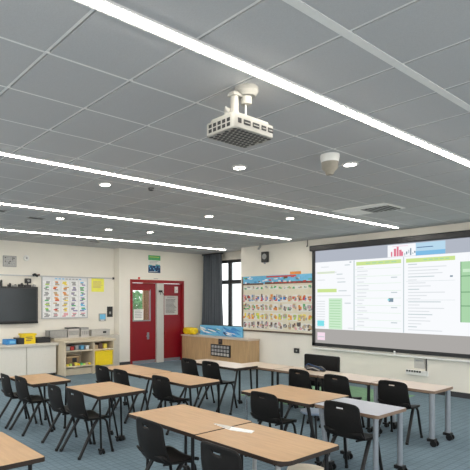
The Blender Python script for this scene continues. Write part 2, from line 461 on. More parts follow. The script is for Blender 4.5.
# shelving unit
SF = 10.62; sx0, sx1 = 5.56, 6.98
su = thing('shelf_unit', 'pale wooden open shelf unit holding trays by the corner', 'shelf unit', (0, 0, 0))
for i, xx in enumerate((sx0, 6.36, sx1 - .035)):
    MB().box(xx, xx + .035, SF, TY - .35, 0, .80, 'shelf', .002).build('upright', su)
MB().box(sx0 - .02, sx1 + .04, SF - .02, TY - .30, .80, .85, 'shelf', .004).build('top', su)
for xa, xb in ((sx0 + .035, 6.36), (6.395, sx1 - .035)):
    for z in ((.58, .20) if xa < 6 else (.57, .16)):
        MB().box(xa, xb, SF + .01, TY - .36, z, z + .03, 'shelf').build('shelf', su)
MB().box(sx0 + .035, sx1 - .035, TY - .37, TY - .35, .2, .80, 'shelf').box(sx0 + .035, sx1 - .035, SF + .10, SF + .12, 0, .16, 'shelf').build('back_panel', su)
tag(MB().box(5.62, 7.60, TY - .30, TY - .002, 0, .88, 'worktop', .004).build('wall_ledge'), 'long pale ledge box along the wall behind the shelf unit', 'ledge')
# trays and boxes on top
def tray(name, x0_, x1_, y0_, y1_, z0_, h, k, lab, cat='tray', lipk=None, group=None):
    t_ = .012
    b = MB().box(x0_, x1_, y0_, y1_, z0_, z0_ + t_, k)
    b.box(x0_, x0_ + t_, y0_, y1_, z0_, z0_ + h, k).box(x1_ - t_, x1_, y0_, y1_, z0_, z0_ + h, k)
    b.box(x0_, x1_, y0_, y0_ + t_, z0_, z0_ + h, k).box(x0_, x1_, y1_ - t_, y1_, z0_, z0_ + h, k)
    l_ = lipk or k
    b.box(x0_ - .012, x1_ + .012, y0_ - .014, y0_ + .004, z0_ + h - .014, z0_ + h, l_, .002).box(x0_ - .014, x0_ + .004, y0_, y1_, z0_ + h - .014, z0_ + h, l_).box(x1_ - .004, x1_ + .014, y0_, y1_, z0_ + h - .014, z0_ + h, l_)
    return tag(b.build(name), lab, cat, group)
tray('paper_tray', 5.50, 6.0, 11.32, 11.55, .88, .19, 'grey', 'grey flat tray on the ledge left of the silver box')
tag(MB().box(6.03, 6.36, 11.33, 11.54, .88, 1.10, 'lgrey', .008).box(6.05, 6.34, 11.322, 11.335, .93, 1.05, 'grey').box(6.03, 6.36, 11.33, 11.54, 1.095, 1.13, 'dark', .006).build('silver_box'),
    'silver box with a dark lid on the ledge', 'box')
b = MB().box(6.42, 6.66, 11.34, 11.54, .88, 1.06, 'lgrey', .006)
for i in range(4): b.box(6.44 + .055 * i, 6.475 + .055 * i, 11.332, 11.345, .93, 1.03, 'grey')
b.box(6.42, 6.66, 11.36, 11.54, 1.06, 1.12, 'grey', .01)
tag(b.build('stereo'), 'grey radio box right of the silver box', 'radio')
tray('paper_tray', 6.72, 7.30, 11.33, 11.55, .88, .17, 'lgrey', 'long pale grey tray at the corner end of the ledge')
tag(MB().box(7.08, 7.18, 11.318, 11.33, .95, 1.0, 'dark').build('tray_label'), 'dark label plate on the long pale grey tray', 'label')
# contents of shelves
cl = [('lgrey', 5.62, .1), ('rd', 5.74, .09), ('gry', 5.87, .12), ('sky', 6.02, .1), ('wht', 6.16, .1)]
for i, (k, xx, h) in enumerate(cl):
    nm = {'lgrey': 'pale grey', 'rd': 'red', 'gry': 'mid grey', 'sky': 'blue', 'wht': 'white'}[k]
    tray('small_tray', xx, xx + .105, SF + .05, SF + .4, .61, h, k, nm + ' small tray on the upper left shelf', 'tray', group='small trays on the upper shelf')
tag(MB().box(5.72, 6.05, SF + .18, SF + .45, .23, .42, 'cork', .006).box(5.70, 6.07, SF + .16, SF + .47, .42, .45, 'tan', .004).box(5.86, 5.98, SF + .172, SF + .182, .30, .41, 'dark').build('cardboard_box'),
    'brown box with a lid on the lower left shelf', 'box')
for i in range(9):
    xx = 5.64 + .075 * i
    lo = ['yellow wooden', 'olive', 'dark', 'pale yellow', 'yellow', 'green', 'lime yellow', 'tan', 'bright yellow'][i]
    k = ['yel', 'lime', 'brn', 'yel', 'yellow', 'grn', 'lime', 'tan', 'yellow'][i]
    h = [.05, .06, .04, .075, .05, .06, .045, .06, .05][i]
    b = MB().box(xx, xx + .062, SF + .03, SF + .10, .23, .23 + h, k, .01)
    ordn = ['first', 'second', 'third', 'fourth', 'fifth', 'sixth', 'seventh', 'eighth', 'last'][i]
    tag(b.build('toy_block'), f'{lo} block, {ordn} from the left along the lower shelf front', 'toy block', 'blocks along the lower shelf')
for i, (k, xx, h, lo) in enumerate([('tan', 6.45, .1, 'tan'), ('brn', 6.58, .14, 'brown'), ('yel', 6.72, .12, 'yellow')]):
    tag(MB().box(xx, xx + .11, SF + .1, SF + .3, .60, .60 + h, k, .01).build('craft_box'), lo + ' craft box on the shelf above the yellow bin', 'box')
yb = thing('storage_bin', 'big yellow plastic bin filling the right bay of the shelf unit', 'bin', (6.66, SF - .03, .19))
MB().box(-.255, .255, 0, .5, 0, .35, 'yellow', .012).build('bin_body', yb)
MB().box(-.265, .265, -.012, .5, .335, .365, 'yellow', .005).build('rim', yb)
# on the worktop
yt = thing('tub', 'yellow plastic tub with printed front on the white worktop', 'tub', (4.83, 11.12, .80))
MB().prism([(-.16, -.1), (.16, -.1), (.16, .1), (-.16, .1)], 0, .2, 'yellow').build('tub_body', yt)
MB().box(-.185, .185, -.12, .12, .2, .245, 'yellow', .012).build('lid', yt)
b = MB()
for r, (a, e) in enumerate([(-.09, .08), (-.07, .09), (-.08, .05)]): b.box(a, e, -.1025, -.099, .15 - .04 * r, .168 - .04 * r, 'brn')
b.build('print', yt)
tag(MB().box(4.55, 4.70, 11.0, 11.3, .80, .95, 'dark', .006).build('speaker_box'), 'black box on the worktop touching the left of the yellow tub', 'box')
tag(MB().box(4.28, 4.52, 11.05, 11.3, .80, .92, 'blu', .01).box(4.36, 4.5, 11.045, 11.06, .83, .89, 'sky').build('tissue_box'), 'blue box leftmost on the white worktop', 'box')
tray('paper_tray', 5.05, 5.42, 11.1, 11.4, .80, .12, 'dark', 'black shallow tray on the worktop right of the yellow tub')
tag(MB().box(5.1, 5.4, 11.12, 11.38, .815, .85, 'paper').build('paper_stack'), 'stack of paper in the black shallow tray', 'paper')

# ------------------------------------------------------------------ recess: curtain, counter
b = MB(); n = 90; rows = 12
vs = []
for r in range(rows + 1):
    t_ = r / rows; z = 3.25 - t_ * 2.30
    ya, yb_ = 11.24 + .06 * t_, 10.46 - .08 * t_
    for i in range(n + 1):
        s_ = i / n
        ph = s_ * 2 * PI * 8 + .5 * math.sin(3 * s_ + t_)
        vs.append((10.74 + .065 * math.sin(ph) * (.75 + .4 * t_) + .012 * math.sin(ph * 2.3 + 2 * t_), ya + (yb_ - ya) * s_ + .01 * math.sin(ph * .7 + 4 * t_), z))
fs = [[r * (n + 1) + i, r * (n + 1) + i + 1, (r + 1) * (n + 1) + i + 1, (r + 1) * (n + 1) + i] for r in range(rows) for i in range(n)]
b.add(vs, fs, CURT)
cu = b.build('curtain', smooth=True)
sm = cu.modifiers.new('s', 'SOLIDIFY'); sm.thickness = .008
tag(cu, 'dark grey pleated curtain drawn beside the window', 'curtain')
MB().box(10.70, 10.78, 10.42, 11.27, 3.24, 3.28, 'dark', .004).build('curtain_track', cu)
ct = thing('counter', 'oak fronted counter below the window in the corner', 'counter', (9.80, 9.85, 0))
MB().box(0, .025, -1.28, 1.33, .02, .77, 'panelwood', .003).box(.025, .43, -1.28, -1.25, .02, .77, 'panelwood').box(.025, .43, 1.30, 1.33, .02, .77, 'panelwood').build('front_panel', ct)
MB().box(-.03, .44, -1.30, 1.36, .77, .81, 'maple', .005).build('countertop', ct)
MB().box(-.005, .0, -1.20, 1.25, 0.0, .02, 'dark').build('kickboard', ct)
# panel box
bx_ = thing('amplifier', 'black and grey amplifier rack panel on the oak counter front', 'amplifier', (9.795, 9.56, .28))
MB().box(-.03, .0, -.37, .37, 0, .33, 'dark', .006).build('casing', bx_)
b = MB()
for i in range(6):
    for j in range(3):
        b.box(-.036, -.029, -.33 + .115 * i, -.33 + .115 * i + .08, .03 + .1 * j, .10 + .1 * j, 'gry' if (i * 3 + j) % 3 else 'lgrey')
b.build('panel_face', bx_)
sp_ = thing('intercom', 'small black intercom on the oak counter front', 'intercom', (9.80, 9.57, .62))
MB().box(-.025, 0, -.065, .065, 0, .15, 'dark', .006).build('casing', sp_)
MB().box(-.029, -.022, -.03, .03, .06, .11, 'brn', .003).build('button', sp_)
# bag
b = MB(); bm = bmesh.new(); bmesh.ops.create_icosphere(bm, subdivisions=4, radius=1)
for v in bm.verts:
    c_ = v.co
    q = Vector([math.copysign(abs(a) ** .6, a) for a in c_])
    nn = 1 + .07 * math.sin(7 * c_.x + 3 * c_.z) * math.sin(5 * c_.y + 2) + .05 * math.sin(13 * c_.y + 4 * c_.z)
    v.co = Vector((q.x * .13 * nn, q.y * .25 * nn, max(q.z, -.9) * .105 * nn))
b.bm(bm, 'yellow', Matrix.Translation((9.98, 11.02, .915)))
bg = b.build('bag', smooth=True); tag(bg, 'crumpled yellow bag on the left end of the oak counter', 'bag')
MB().tube([(9.86, 10.96, .96), (9.83, 10.99, 1.0), (9.83, 11.08, 1.0), (9.86, 11.11, .96)], .008, 'yel').build('handle', bg)
def seaprint(y0_, y1_, lab, seed):
    random.seed(seed)
    t_ = thing('display_board', lab, 'display board', (10.17, (y0_ + y1_) / 2, .81))
    w_ = (y1_ - y0_) / 2
    MB().box(0, .05, -w_, w_, 0, .29, 'sky', .004).build('panel', t_)
    b = MB()
    for i in range(22):
        ya = random.uniform(-w_, w_ * .55); L = random.uniform(.2, .45); z = random.uniform(.01, .17); h = random.uniform(.05, .11)
        ye = min(ya + L, w_ - .01)
        k = random.choice(['sky', 'blu', 'blu', 'wht', 'nvy', 'wht'] if seed == 5 else ['wht', 'wht', 'sky', 'blu', 'teal'])
        pts = [(ya, z), ((ya * 2 + ye) / 3, z + h * .1), (ye, z + h * .6), (ye - .02, z + h), ((ya + ye) / 2, z + h * .8)]
        d = .001 + .0004 * i
        vs = [(-d, p[0], p[1]) for p in pts] + [(.002, p[0], p[1]) for p in pts]
        nn = len(pts)
        b.add(vs, [list(range(nn))] + [[i_, (i_ + 1) % nn, nn + (i_ + 1) % nn, nn + i_] for i_ in range(nn)], k)
    b.build('print', t_)
seaprint(9.86, 10.80, 'blue and white printed board below the curtain on the counter', 3)
seaprint(9.12, 9.84, 'blue and white printed board below the bright window on the counter', 5)
random.seed(11)

# ------------------------------------------------------------------ pin board
pb = thing('notice_board', 'large framed notice board of pupil cards left of the screen', 'notice board', (WX, 8.02, 1.04))
hw = 1.10; hh = 1.44
MB().box(-.03, 0, -hw, hw, 0, hh, 'card').build('backing', pb)
f = MB()
f.box(-.045, 0, hw - .0, hw + .035, -.035, hh + .0, 'brown').box(-.045, 0, -hw - .035, -hw, -.035, hh + .0, 'brown').box(-.045, 0, -hw - .035, hw + .035, -.04, 0, 'brown')
f.build('frame', pb)
b = MB().box(-.035, -.029, -hw, hw, 1.22, hh, 'sky')
for i in range(46):
    ya = random.uniform(-hw, hw - .12); z = random.uniform(1.24, 1.40)
    b.box(-.037 - .0002 * (i % 6), -.034, ya, ya + random.uniform(.04, .13), z, z + random.uniform(.015, .045), random.choice(['wht', 'wht', 'rd', 'sky', 'blu', 'wht', 'brn', 'grn']))
b.box(-.0375, -.034, -hw, hw - .75, 1.215, 1.27, 'brn').box(-.0375, -.034, hw - .70, hw, 1.205, 1.25, 'brn')
for i in range(9): b.box(-.0385, -.037, -hw + .05 + .14 * i, -hw + .15 + .14 * i, 1.235, 1.255, 'rd')
b.box(-.04, -.033, -.62, .30, 1.39, 1.425, 'rd'); b.build('header_banner', pb)
cols_ = 15
for r in range(5):
    for i in range(cols_):
        if r == 4 and i % 1: continue
        w_ = 2 * hw / cols_; ya = -hw + w_ * i
        zc = 1.08 - .235 * r if r else 1.12
        h = .185 if r else .08
        b = MB().box(-.034, -.029, ya + .006, ya + w_ - .006, zc - h / 2, zc + h / 2, 'paper' if random.random() < .7 else 'card')
        for q in range(9 if r else 3):
            yy = random.uniform(ya + .015, ya + w_ - .06); zz = random.uniform(zc - h * .45, zc + h * .2)
            kk = random.choice([['gry', 'tan', 'grn'], ['org', 'rd', 'pnk', 'gry', 'blu', 'tan', 'brn'], ['org', 'gry', 'grn', 'tan', 'pnk', 'brn'], ['yel', 'yel', 'org', 'lime', 'gry', 'tan'], ['gry', 'ink', 'pnk', 'tan', 'brn', 'gry']][r])
            b.box(-.0352 - .0002 * q, -.033, yy, yy + random.uniform(.03, .08), zz, zz + random.uniform(.02, .085) * (1 if r else .5), kk)
        b.build('card', pb)
b = MB()
for i in range(30): b.box(-.032, -.029, -hw + .05 + .07 * i, -hw + .10 + .07 * i, .045, .06, random.choice(['gry', 'tan', 'gry']))
b.build('caption_strip', pb)
tag(sheet('x', WX, 7.60, 7.28, 2.47, 2.55, 'org').build('paper_strip'), 'orange paper strip above the notice board', 'paper')
ws = thing('wall_speaker', 'small black speaker on the wall above the notice board', 'speaker', (WX, 8.36, 2.83))
MB().box(-.08, -.0, -.105, .105, 0, .28, 'dark', .02).build('casing', ws)
b = MB()
o = MB().lathe([(0, 0), (.07, 0), (.075, .008), (0, .012)], 'gry', n=20).build('cone', ws); o.rotation_euler = (0, -PI / 2, 0); o.location = (-.08, -.01, .15)
MB().tube([(-.04, .03, -.02), (0, .03, -.02)], .02, 'silver').build('bracket', ws)
so = thing('wall_socket', 'black square wall socket below the notice board', 'socket', (WX, 7.40, .53))
MB().box(-.02, 0, -.075, .075, 0, .12, 'dark', .004).build('plate', so)
MB().box(-.023, -.018, -.02, .02, .04, .08, 'grey').build('outlet', so)

# ------------------------------------------------------------------ projection screen
sY0, sY1 = 3.0, 6.93; sz0, sz1 = .755, 3.13
ps = thing('projection_screen', 'large black bordered projection screen showing a web page', 'projection screen', (WX, (sY0 + sY1) / 2, sz0))
hw = (sY1 - sY0) / 2; sh = sz1 - sz0
f = MB().box(-.06, -.02, hw - .075, hw, 0, sh - .05, 'dark', .004).box(-.06, -.02, -hw, -hw + .075, 0, sh - .05, 'dark', .004).box(-.06, -.02, -hw, hw, 0, .075, 'dark', .004)
f.build('border', ps)
MB().box(-.13, -.0, -hw - .03, hw + .03, sh - .13, sh, 'dark', .02).build('roller_case', ps)
MB().box(-.07, -.03, -hw - .02, hw - .02, -.075, -.035, 'white', .006).build('bottom_bar', ps)
MB().tube([(-.05, .0, -.035), (-.05, 0, .03)], .022, 'white', 12).build('pull_knob', ps)
E_ = {}
def ec(k, rgb, s_=1.0):
    E_[k] = emis('projected_' + k, srgb(*rgb), .5 * s_)
ec('white', (249, 251, 254)); ec('grey', (172, 169, 166)); ec('bluegrey', (178, 184, 196)); ec('lime', (205, 228, 150)); ec('text', (222, 226, 230)); ec('green', (172, 214, 172))
ec('palegreen', (205, 236, 205)); ec('aqua', (130, 225, 235)); ec('blue', (130, 190, 230)); ec('paleblue', (186, 218, 238)); ec('red', (225, 130, 150)); ec('pink', (246, 222, 236)); ec('line', (196, 208, 212)); ec('ink', (130, 150, 165))
ec('greenedge', (100, 150, 110)); ec('navy', (80, 110, 150))
imy0, imy1 = -hw + .075, hw - .075; imz0, imz1 = .075, sh - .13
b = MB()
cnt = [0]
# local Y runs opposite to picture-left: picture left = +Y
def q(y0_, y1_, z0_, z1_, k, lv=1):
    d = -.030 - .0012 * lv
    Y = lambda y: y - (sY0 + sY1) / 2
    Z = lambda z: z - sz0
    ya, yb_ = max(Y(min(y0_, y1_)), imy0), min(Y(max(y0_, y1_)), imy1)
    if yb_ <= ya: return
    b.add([(d, ya, Z(z0_)), (d, yb_, Z(z0_)), (d, yb_, Z(z1_)), (d, ya, Z(z1_))], [[0, 1, 2, 3]], E_[k])
b.add([(-.030, imy0, imz0), (-.030, imy1, imz0), (-.030, imy1, imz1), (-.030, imy0, imz1)], [[0, 1, 2, 3]], E_['grey'])
q(9, 0, 2.72, 3.01, 'bluegrey', 1)
q(9, 0, 1.165, 2.73, 'white', 2)
# header banner
q(5.12, 4.0, 2.735, 2.985, 'white', 3); q(4.55, 4.0, 2.735, 2.985, 'paleblue', 4); q(4.55, 4.0, 2.735, 2.82, 'blue', 5); q(4.53, 4.22, 2.885, 2.90, 'navy', 6)
for i, (ya, w_, h) in enumerate([(5.05, .03, .10), (4.99, .05, .16), (4.93, .04, .2), (4.88, .05, .13), (4.83, .03, .09)]): q(ya, ya - w_, 2.745, 2.745 + h, 'red', 4)
for i in range(6): q(4.78 - .04 * i, 4.755 - .04 * i, 2.75 + .02 * (i % 3), 2.80 + .03 * (i % 4), 'ink' if i % 2 else 'line', 4)
q(5.02, 4.7, 2.94, 2.96, 'pink', 4)
# columns
q(5.885, 5.86, 1.17, 2.72, 'line', 3); q(4.80, 4.78, 1.17, 2.72, 'line', 3)
q(5.82, 4.84, 2.60, 2.68, 'lime', 3); q(4.74, 3.83, 2.60, 2.68, 'lime', 3)
for i in range(5): q(5.6 - .14 * i, 5.5 - .14 * i, 2.63, 2.65, 'green', 4); q(4.4 - .1 * i, 4.33 - .1 * i, 2.63, 2.65, 'green', 4)
random.seed(21)
for i in range(17):
    z = 2.54 - .079 * i
    q(5.80, 5.80 - random.uniform(.12, .3), z, z + .020, 'text', 3)
    if i % 4 == 3: q(5.05, 4.92, z, z + .022, 'line', 3)
    if i % 2 == 0: q(5.85, 4.84, z - .03, z - .024, 'palegreen', 3)
for i in range(22):
    z = 2.55 - .063 * i
    q(4.70, 4.70 - random.uniform(.15, .72), z, z + .018, 'text' if i % 4 else 'line', 3)
    if i in (5, 11): q(4.74, 3.83, z - .02, z - .015, 'line', 3)
q(3.92, 3.87, 2.28, 2.31, 'ink', 3); q(5.10, 5.0, 1.80, 1.88, 'ink', 3); q(5.12, 5.08, 1.83, 1.86, 'aqua', 4)
# left column
q(6.80, 6.3, 2.02, 2.10, 'lime', 3)
for i, (a, e, z) in enumerate([(6.7, 6.5, 2.60), (6.1, 5.97, 2.62), (6.85, 6.3, 2.47), (6.3, 6.15, 2.42), (6.3, 6.1, 2.32), (6.28, 6.08, 2.24), (6.8, 6.6, 2.3), (6.25, 6.05, 2.04), (6.8, 5.95, 1.93), (6.1, 5.95, 1.76), (6.02, 5.9, 1.2)]):
    q(a, e, z, z + .02, 'line' if i % 2 else 'text', 4)
q(6.8, 6.35, 2.46, 2.50, 'lime', 3); q(5.98, 5.94, 2.68, 2.70, 'ink', 3)
q(6.50, 6.16, 1.17, 1.88, 'palegreen', 3)
for i in range(11): q(6.82, 6.6, 1.80 - .06 * i, 1.82 - .06 * i, 'text', 3); q(6.48, 6.2, 1.82 - .06 * i, 1.835 - .06 * i, 'green', 4)
q(6.80, 6.62, 1.23, 1.36, 'aqua', 5)
q(6.80, 6.60, .90, 1.08, 'pink', 2); q(6.78, 6.62, .97, .99, 'line', 3)
# right green block
q(3.74, 3.0, 1.42, 2.56, 'green', 3); q(3.74, 3.725, 1.42, 2.56, 'greenedge', 4)
for z in (1.72, 1.98, 2.28): q(3.74, 3.0, z, z + .015, 'greenedge', 4)
q(3.70, 3.58, 2.36, 2.42, 'palegreen', 4)
b.build('projected_image', ps)
# things under the screen
wp = thing('wall_panel', 'pale grey wall panel with small printed line below the screen', 'wall panel', (WX, 4.49, .47))
MB().box(-.012, 0, -.10, .10, 0, .20, 'lgrey', .003).build('plate', wp)
MB().box(-.0135, -.011, -.07, .07, .14, .17, 'gry').build('print', wp)
tag(MB().tube([(WX - .01, 4.36, .70), (WX - .01, 4.36, .43)], .012, 'dark', 8).build('cable'), 'black cable hanging from the screen to the socket box', 'cable')
sb = thing('socket_box', 'white wall connection box with dark buttons below the screen', 'socket box', (WX, 4.53, .33))
MB().box(-.06, 0, -.21, .21, 0, .10, 'white', .01).build('casing', sb)
b = MB()
for i in range(6): b.box(-.066, -.055, .16 - .05 * i, .195 - .05 * i, .06, .095, 'dark')
b.build('buttons', sb)

# ------------------------------------------------------------------ ceiling things
SL = ['nearest ceiling light strip, running above the projector', 'second ceiling light strip, running just beyond the projector', 'third ceiling light strip, ending near the notice board', 'farthest ceiling light strip, ending above the curtain']
for i, (y_, xe) in enumerate(((2.06, 10.05), (4.74, 9.83), (7.18, 9.67), (9.80, 10.22))):
    t_ = thing('strip_light', SL[i], 'light', (0, y_, CH), 0, 'ceiling light strips')
    MB().box(-1.2, xe + .02, -.05, .05, -.012, .0, 'tbar', .003).build('housing', t_)
    MB().box(-1.19, xe, -.024, .024, -.018, -.0115, 'led').build('diffuser', t_)
DL = [((3.3, 5.23), 'left of the projector, nearest to it'), ((4.03, 7.87), 'above the television side, between the far strips'), ((4.04, 3.66), 'behind the projector'), ((4.88, 2.85), 'beside the white ceiling sensor'),
      ((7.24, 5.37), 'between the air vent and the notice board'), ((5.96, 6.1), 'above the wall corner towards the window'), ((6.35, 8.28), 'over the right red door'), ((5.45, 8.5), 'over the left red door')]
for i, ((x_, y_), w_) in enumerate(DL):
    t_ = thing('downlight', 'round ceiling downlight ' + w_, 'light', (x_, y_, CH), 0, 'round downlights')
    MB().lathe([(.062, -.012), (.085, -.008), (.085, 0), (.062, 0)], 'white', n=24).build('trim_ring', t_, smooth=True)
    MB().lathe([(0, -.010), (.061, -.0125), (.061, -.002), (0, -.002)], 'lamp', n=24).build('lens', t_)
# PIR sensor
sn = thing('ceiling_sensor', 'white and taupe dome sensor hanging from the ceiling', 'sensor', (4.42, 2.80, CH))
MB().lathe([(0, 0), (.092, 0), (.092, -.03), (.083, -.075), (0, -.075)], 'white', n=32).build('base', sn, smooth=True)
MB().lathe([(.0, -.075), (.083, -.075), (.075, -.14), (.045, -.17), (.035, -.20), (0, -.205)], 'taupe', n=32).build('dome', sn, smooth=True)
# air vent
av = thing('air_vent', 'white square ceiling air vent with a dark slot', 'air vent', (7.53, 4.09, CH))
MB().box(-.34, .34, -.43, .43, -.012, 0, 'white', .004).build('panel', av)
b = MB().box(-.12, .30, -.38, .06, -.016, -.011, 'gap')
for i in range(6): b.box(-.12, .30, -.36 + .072 * i, -.335 + .072 * i, -.02, -.013, 'gry')
b.build('grille', av)
for i, (x_, y_, l_, w_, la) in enumerate([(3.69, 8.13, .30, .14, 'dark slot vent in the ceiling left of the farthest downlight'), (2.85, 7.80, .32, .14, 'dark slot vent in the ceiling at the left picture edge'), (6.31, 10.5, .30, .12, 'dark slot vent in the ceiling near the wall corner')]):
    b = MB().box(-l_ / 2, l_ / 2, -w_ / 2, w_ / 2, -.008, 0, 'grey', .002).box(-l_ / 2 + .02, l_ / 2 - .02, -w_ / 2 + .02, w_ / 2 - .02, -.0095, -.007, 'gap')
    o = b.build('slot_vent'); o.location = (x_, y_, CH); tag(o, la, 'vent', 'slot vents')
o = MB().lathe([(0, 0), (.04, 0), (.035, -.03), (0, -.04)], 'dark', n=14).build('motion_detector', smooth=True); o.location = (3.89, 5.05, CH)
tag(o, 'tiny dark ceiling detector between the two middle light strips', 'detector')
cm = thing('spot_lamp', 'small grey spot lamp hanging at the ceiling edge near the wall speaker', 'lamp', (9.86, 8.22, CH))
MB().lathe([(0, 0), (.03, 0), (.03, -.02), (0, -.02)], 'grey', n=14).build('base', cm)
MB().tube([(0, 0, -.02), (-.01, 0, -.08), (-.05, .03, -.16)], .03, 'grey', 12).build('head', cm, smooth=True)
tag(MB().tube([(10.2, 7.06, CH), (10.2, 7.06, CH - .15)], .01, 'dark', 8).tube([(10.2, 7.06, CH - .15), (10.17, 7.06, CH - .17), (10.16, 7.06, CH - .14)], .008, 'dark', 8).build('ceiling_hook'), 'thin dark hook hanging from the ceiling beside the screen corner', 'hook')
# projector
pj = thing('projector', 'white vented projector hanging from the ceiling', 'projector', (2.54, 2.297, 2.935))
pj.scale = (1.1, 1.1, 1.076)
def rr(x0_, x1_, y0_, y1_, r, n=5):
    pts = []
    for cx, cy, a0 in ((x1_ - r, y1_ - r, 0), (x0_ + r, y1_ - r, 90), (x0_ + r, y0_ + r, 180), (x1_ - r, y0_ + r, 270)):
        for i in range(n + 1):
            a = math.radians(a0 + 90 * i / n); pts.append((cx + r * math.cos(a), cy + r * math.sin(a)))
    return pts
px, py = .185, .125
b = MB().prism(rr(-px, px, -py, py, .035), .012, .088, 'offwhite')
b.prism(rr(-px + .02, px - .02, -py + .02, py - .02, .03), .088, .112, 'offwhite')
b.build('body', pj, smooth=True)
b = MB()
b.prism(rr(-px + .006, px - .006, -py + .006, py - .006, .03), .008, .012, 'offwhite')
b.build('bottom_plate', pj)
b = MB()
for i in range(10):
    for j in range(7):
        xx = -px + .03 + .0345 * i + (.017 if j % 2 else 0); yy = -py + .026 + .0325 * j
        if xx > px - .025: continue
        b.lathe([(0, .0065), (.0135, .0065), (.0135, .009), (0, .009)], 'dark', xx, yy, 8)
b.build('bottom_grille', pj)
b = MB()   # -X face vents 2x5
for i in range(5):
    for j in range(2):
        y_ = -py + .035 + .038 * i
        b.box(-px - .0015, -px + .004, y_, y_ + .026, .024 + .030 * j, .046 + .030 * j, 'dark', .001)
b.build('side_vent', pj)
b = MB()   # -Y face slots
for i, (a, e) in enumerate(((-.155, -.125), (-.105, -.045), (-.025, .035), (.055, .10), (.115, .165))):
    b.box(a, e, -py - .0015, -py + .004, .040, .070, 'dark', .001)
    if i: b.box(a + .006, e - .006, -py - .0025, -py + .0, .051, .056, 'offwhite')
b.build('front_vent', pj)
MB().lathe([(0, .11), (.032, .11), (.026, .14), (.024, .29), (0, .29)], 'offwhite', -.05, 0, 20).build('pole', pj, smooth=True)
MB().lathe([(0, .33), (.075, .33), (.075, .30), (.055, .275), (0, .275)], 'offwhite', .035, -.02, 24).lathe([(0, .28), (.036, .28), (.034, .225), (0, .222)], 'offwhite', .035, -.02, 20).build('ceiling_cup', pj, smooth=True)
MB().box(-.085, .03, -.028, .028, .262, .282, 'offwhite', .005).build('mount_arm', pj)
MB().box(-.10, -.06, .015, .04, .11, .19, 'offwhite', .006).tube([(-.085, .02, .15), (-.11, .02, .19)], .008, 'grey').build('tilt_bracket', pj)
MB().tube([(.03, -.02, .225), (.03, -.02, .11)], .005, 'white', 8).build('cable', pj)

# ------------------------------------------------------------------ chairs
def make_chair():
    t_ = thing('school_chair', 'x', 'chair', (0, 0, 0), 0, 'black school chairs')
    # seat
    nu, nv = 12, 12
    vs = []; fs = []
    for j in range(nv + 1):
        v = j / nv; x_ = -.19 + .40 * v
        for i in range(nu + 1):
            u = -1 + 2 * i / nu
            w_ = .19 + .015 * math.sin(v * PI)
            if v > .75: w_ *= math.sqrt(max(0, 1 - ((v - .75) / .25) ** 2 * .45))
            z = .425 + .018 * u * u - .012 * math.sin(v * PI) + (.055 * ((.18 - v) / .18) ** 2 if v < .18 else 0) - (.05 * ((v - .78) / .22) ** 2 if v > .78 else 0)
            vs.append((x_, u * w_, z))
    for j in range(nv):
        for i in range(nu): fs.append([j * (nu + 1) + i, j * (nu + 1) + i + 1, (j + 1) * (nu + 1) + i + 1, (j + 1) * (nu + 1) + i])
    o = MB().add(vs, fs, 'black').build('seat', t_, smooth=True)
    md = o.modifiers.new('s', 'SOLIDIFY'); md.thickness = .016; md.offset = -1
    # backrest with a hand slot
    nu, nv = 20, 20
    vs = []; fs = []
    for j in range(nv + 1):
        v = j / nv
        z = .425 + .335 * v
        x0_ = -.188 - .018 * math.sin(min(1, v * 1.15) * PI) - .058 * v ** 1.4
        for i in range(nu + 1):
            u = -1 + 2 * i / nu
            w_ = .204 - .026 * v
            if v > .88: w_ *= 1 - .16 * ((v - .88) / .12) ** 2.2
            zz = z - .012 * abs(u) ** 3 * v
            vs.append((x0_ + .050 * u * u * (1 - .35 * v), u * w_, zz))
    for j in range(nv):
        for i in range(nu):
            if j == 16 and 8 <= i <= 11: continue
            fs.append([j * (nu + 1) + i, j * (nu + 1) + i + 1, (j + 1) * (nu + 1) + i + 1, (j + 1) * (nu + 1) + i])
    o = MB().add(vs, fs, 'black').build('backrest', t_, smooth=True)
    md = o.modifiers.new('s', 'SOLIDIFY'); md.thickness = .012; md.offset = 0
    for s_ in (1, -1):
        y_ = .165 * s_
        f_ = MB().tube([(.06, y_ * .9, .408), (.10, y_, .40), (.13, y_ * 1.03, .36), (.20, y_ * 1.15, .0)], .015, 'blackm').build('leg', t_, smooth=True)
        MB().lathe([(0, 0), (.018, 0), (.016, .03), (0, .03)], 'black', .198, y_ * 1.15, 10).build('foot_cap', f_)
        r_ = MB().tube([(.03, y_ * .9, .408), (.0, y_, .40), (-.04, y_ * 1.05, .36), (-.27, y_ * 1.22, .0)], .019, 'blackm', r1=.018).build('leg', t_, smooth=True)
        MB().lathe([(0, 0), (.019, 0), (.017, .03), (0, .03)], 'black', -.265, y_ * 1.22, 10).build('foot_cap', r_)
    MB().tube([(.05, -.16, .402), (.05, .16, .402)], .011, 'blackm').tube([(-.15, -.12, .402), (.12, -.15, .402)], .010, 'blackm').tube([(-.15, .12, .402), (.12, .15, .402)], .010, 'blackm').build('seat_frame', t_)
    return t_
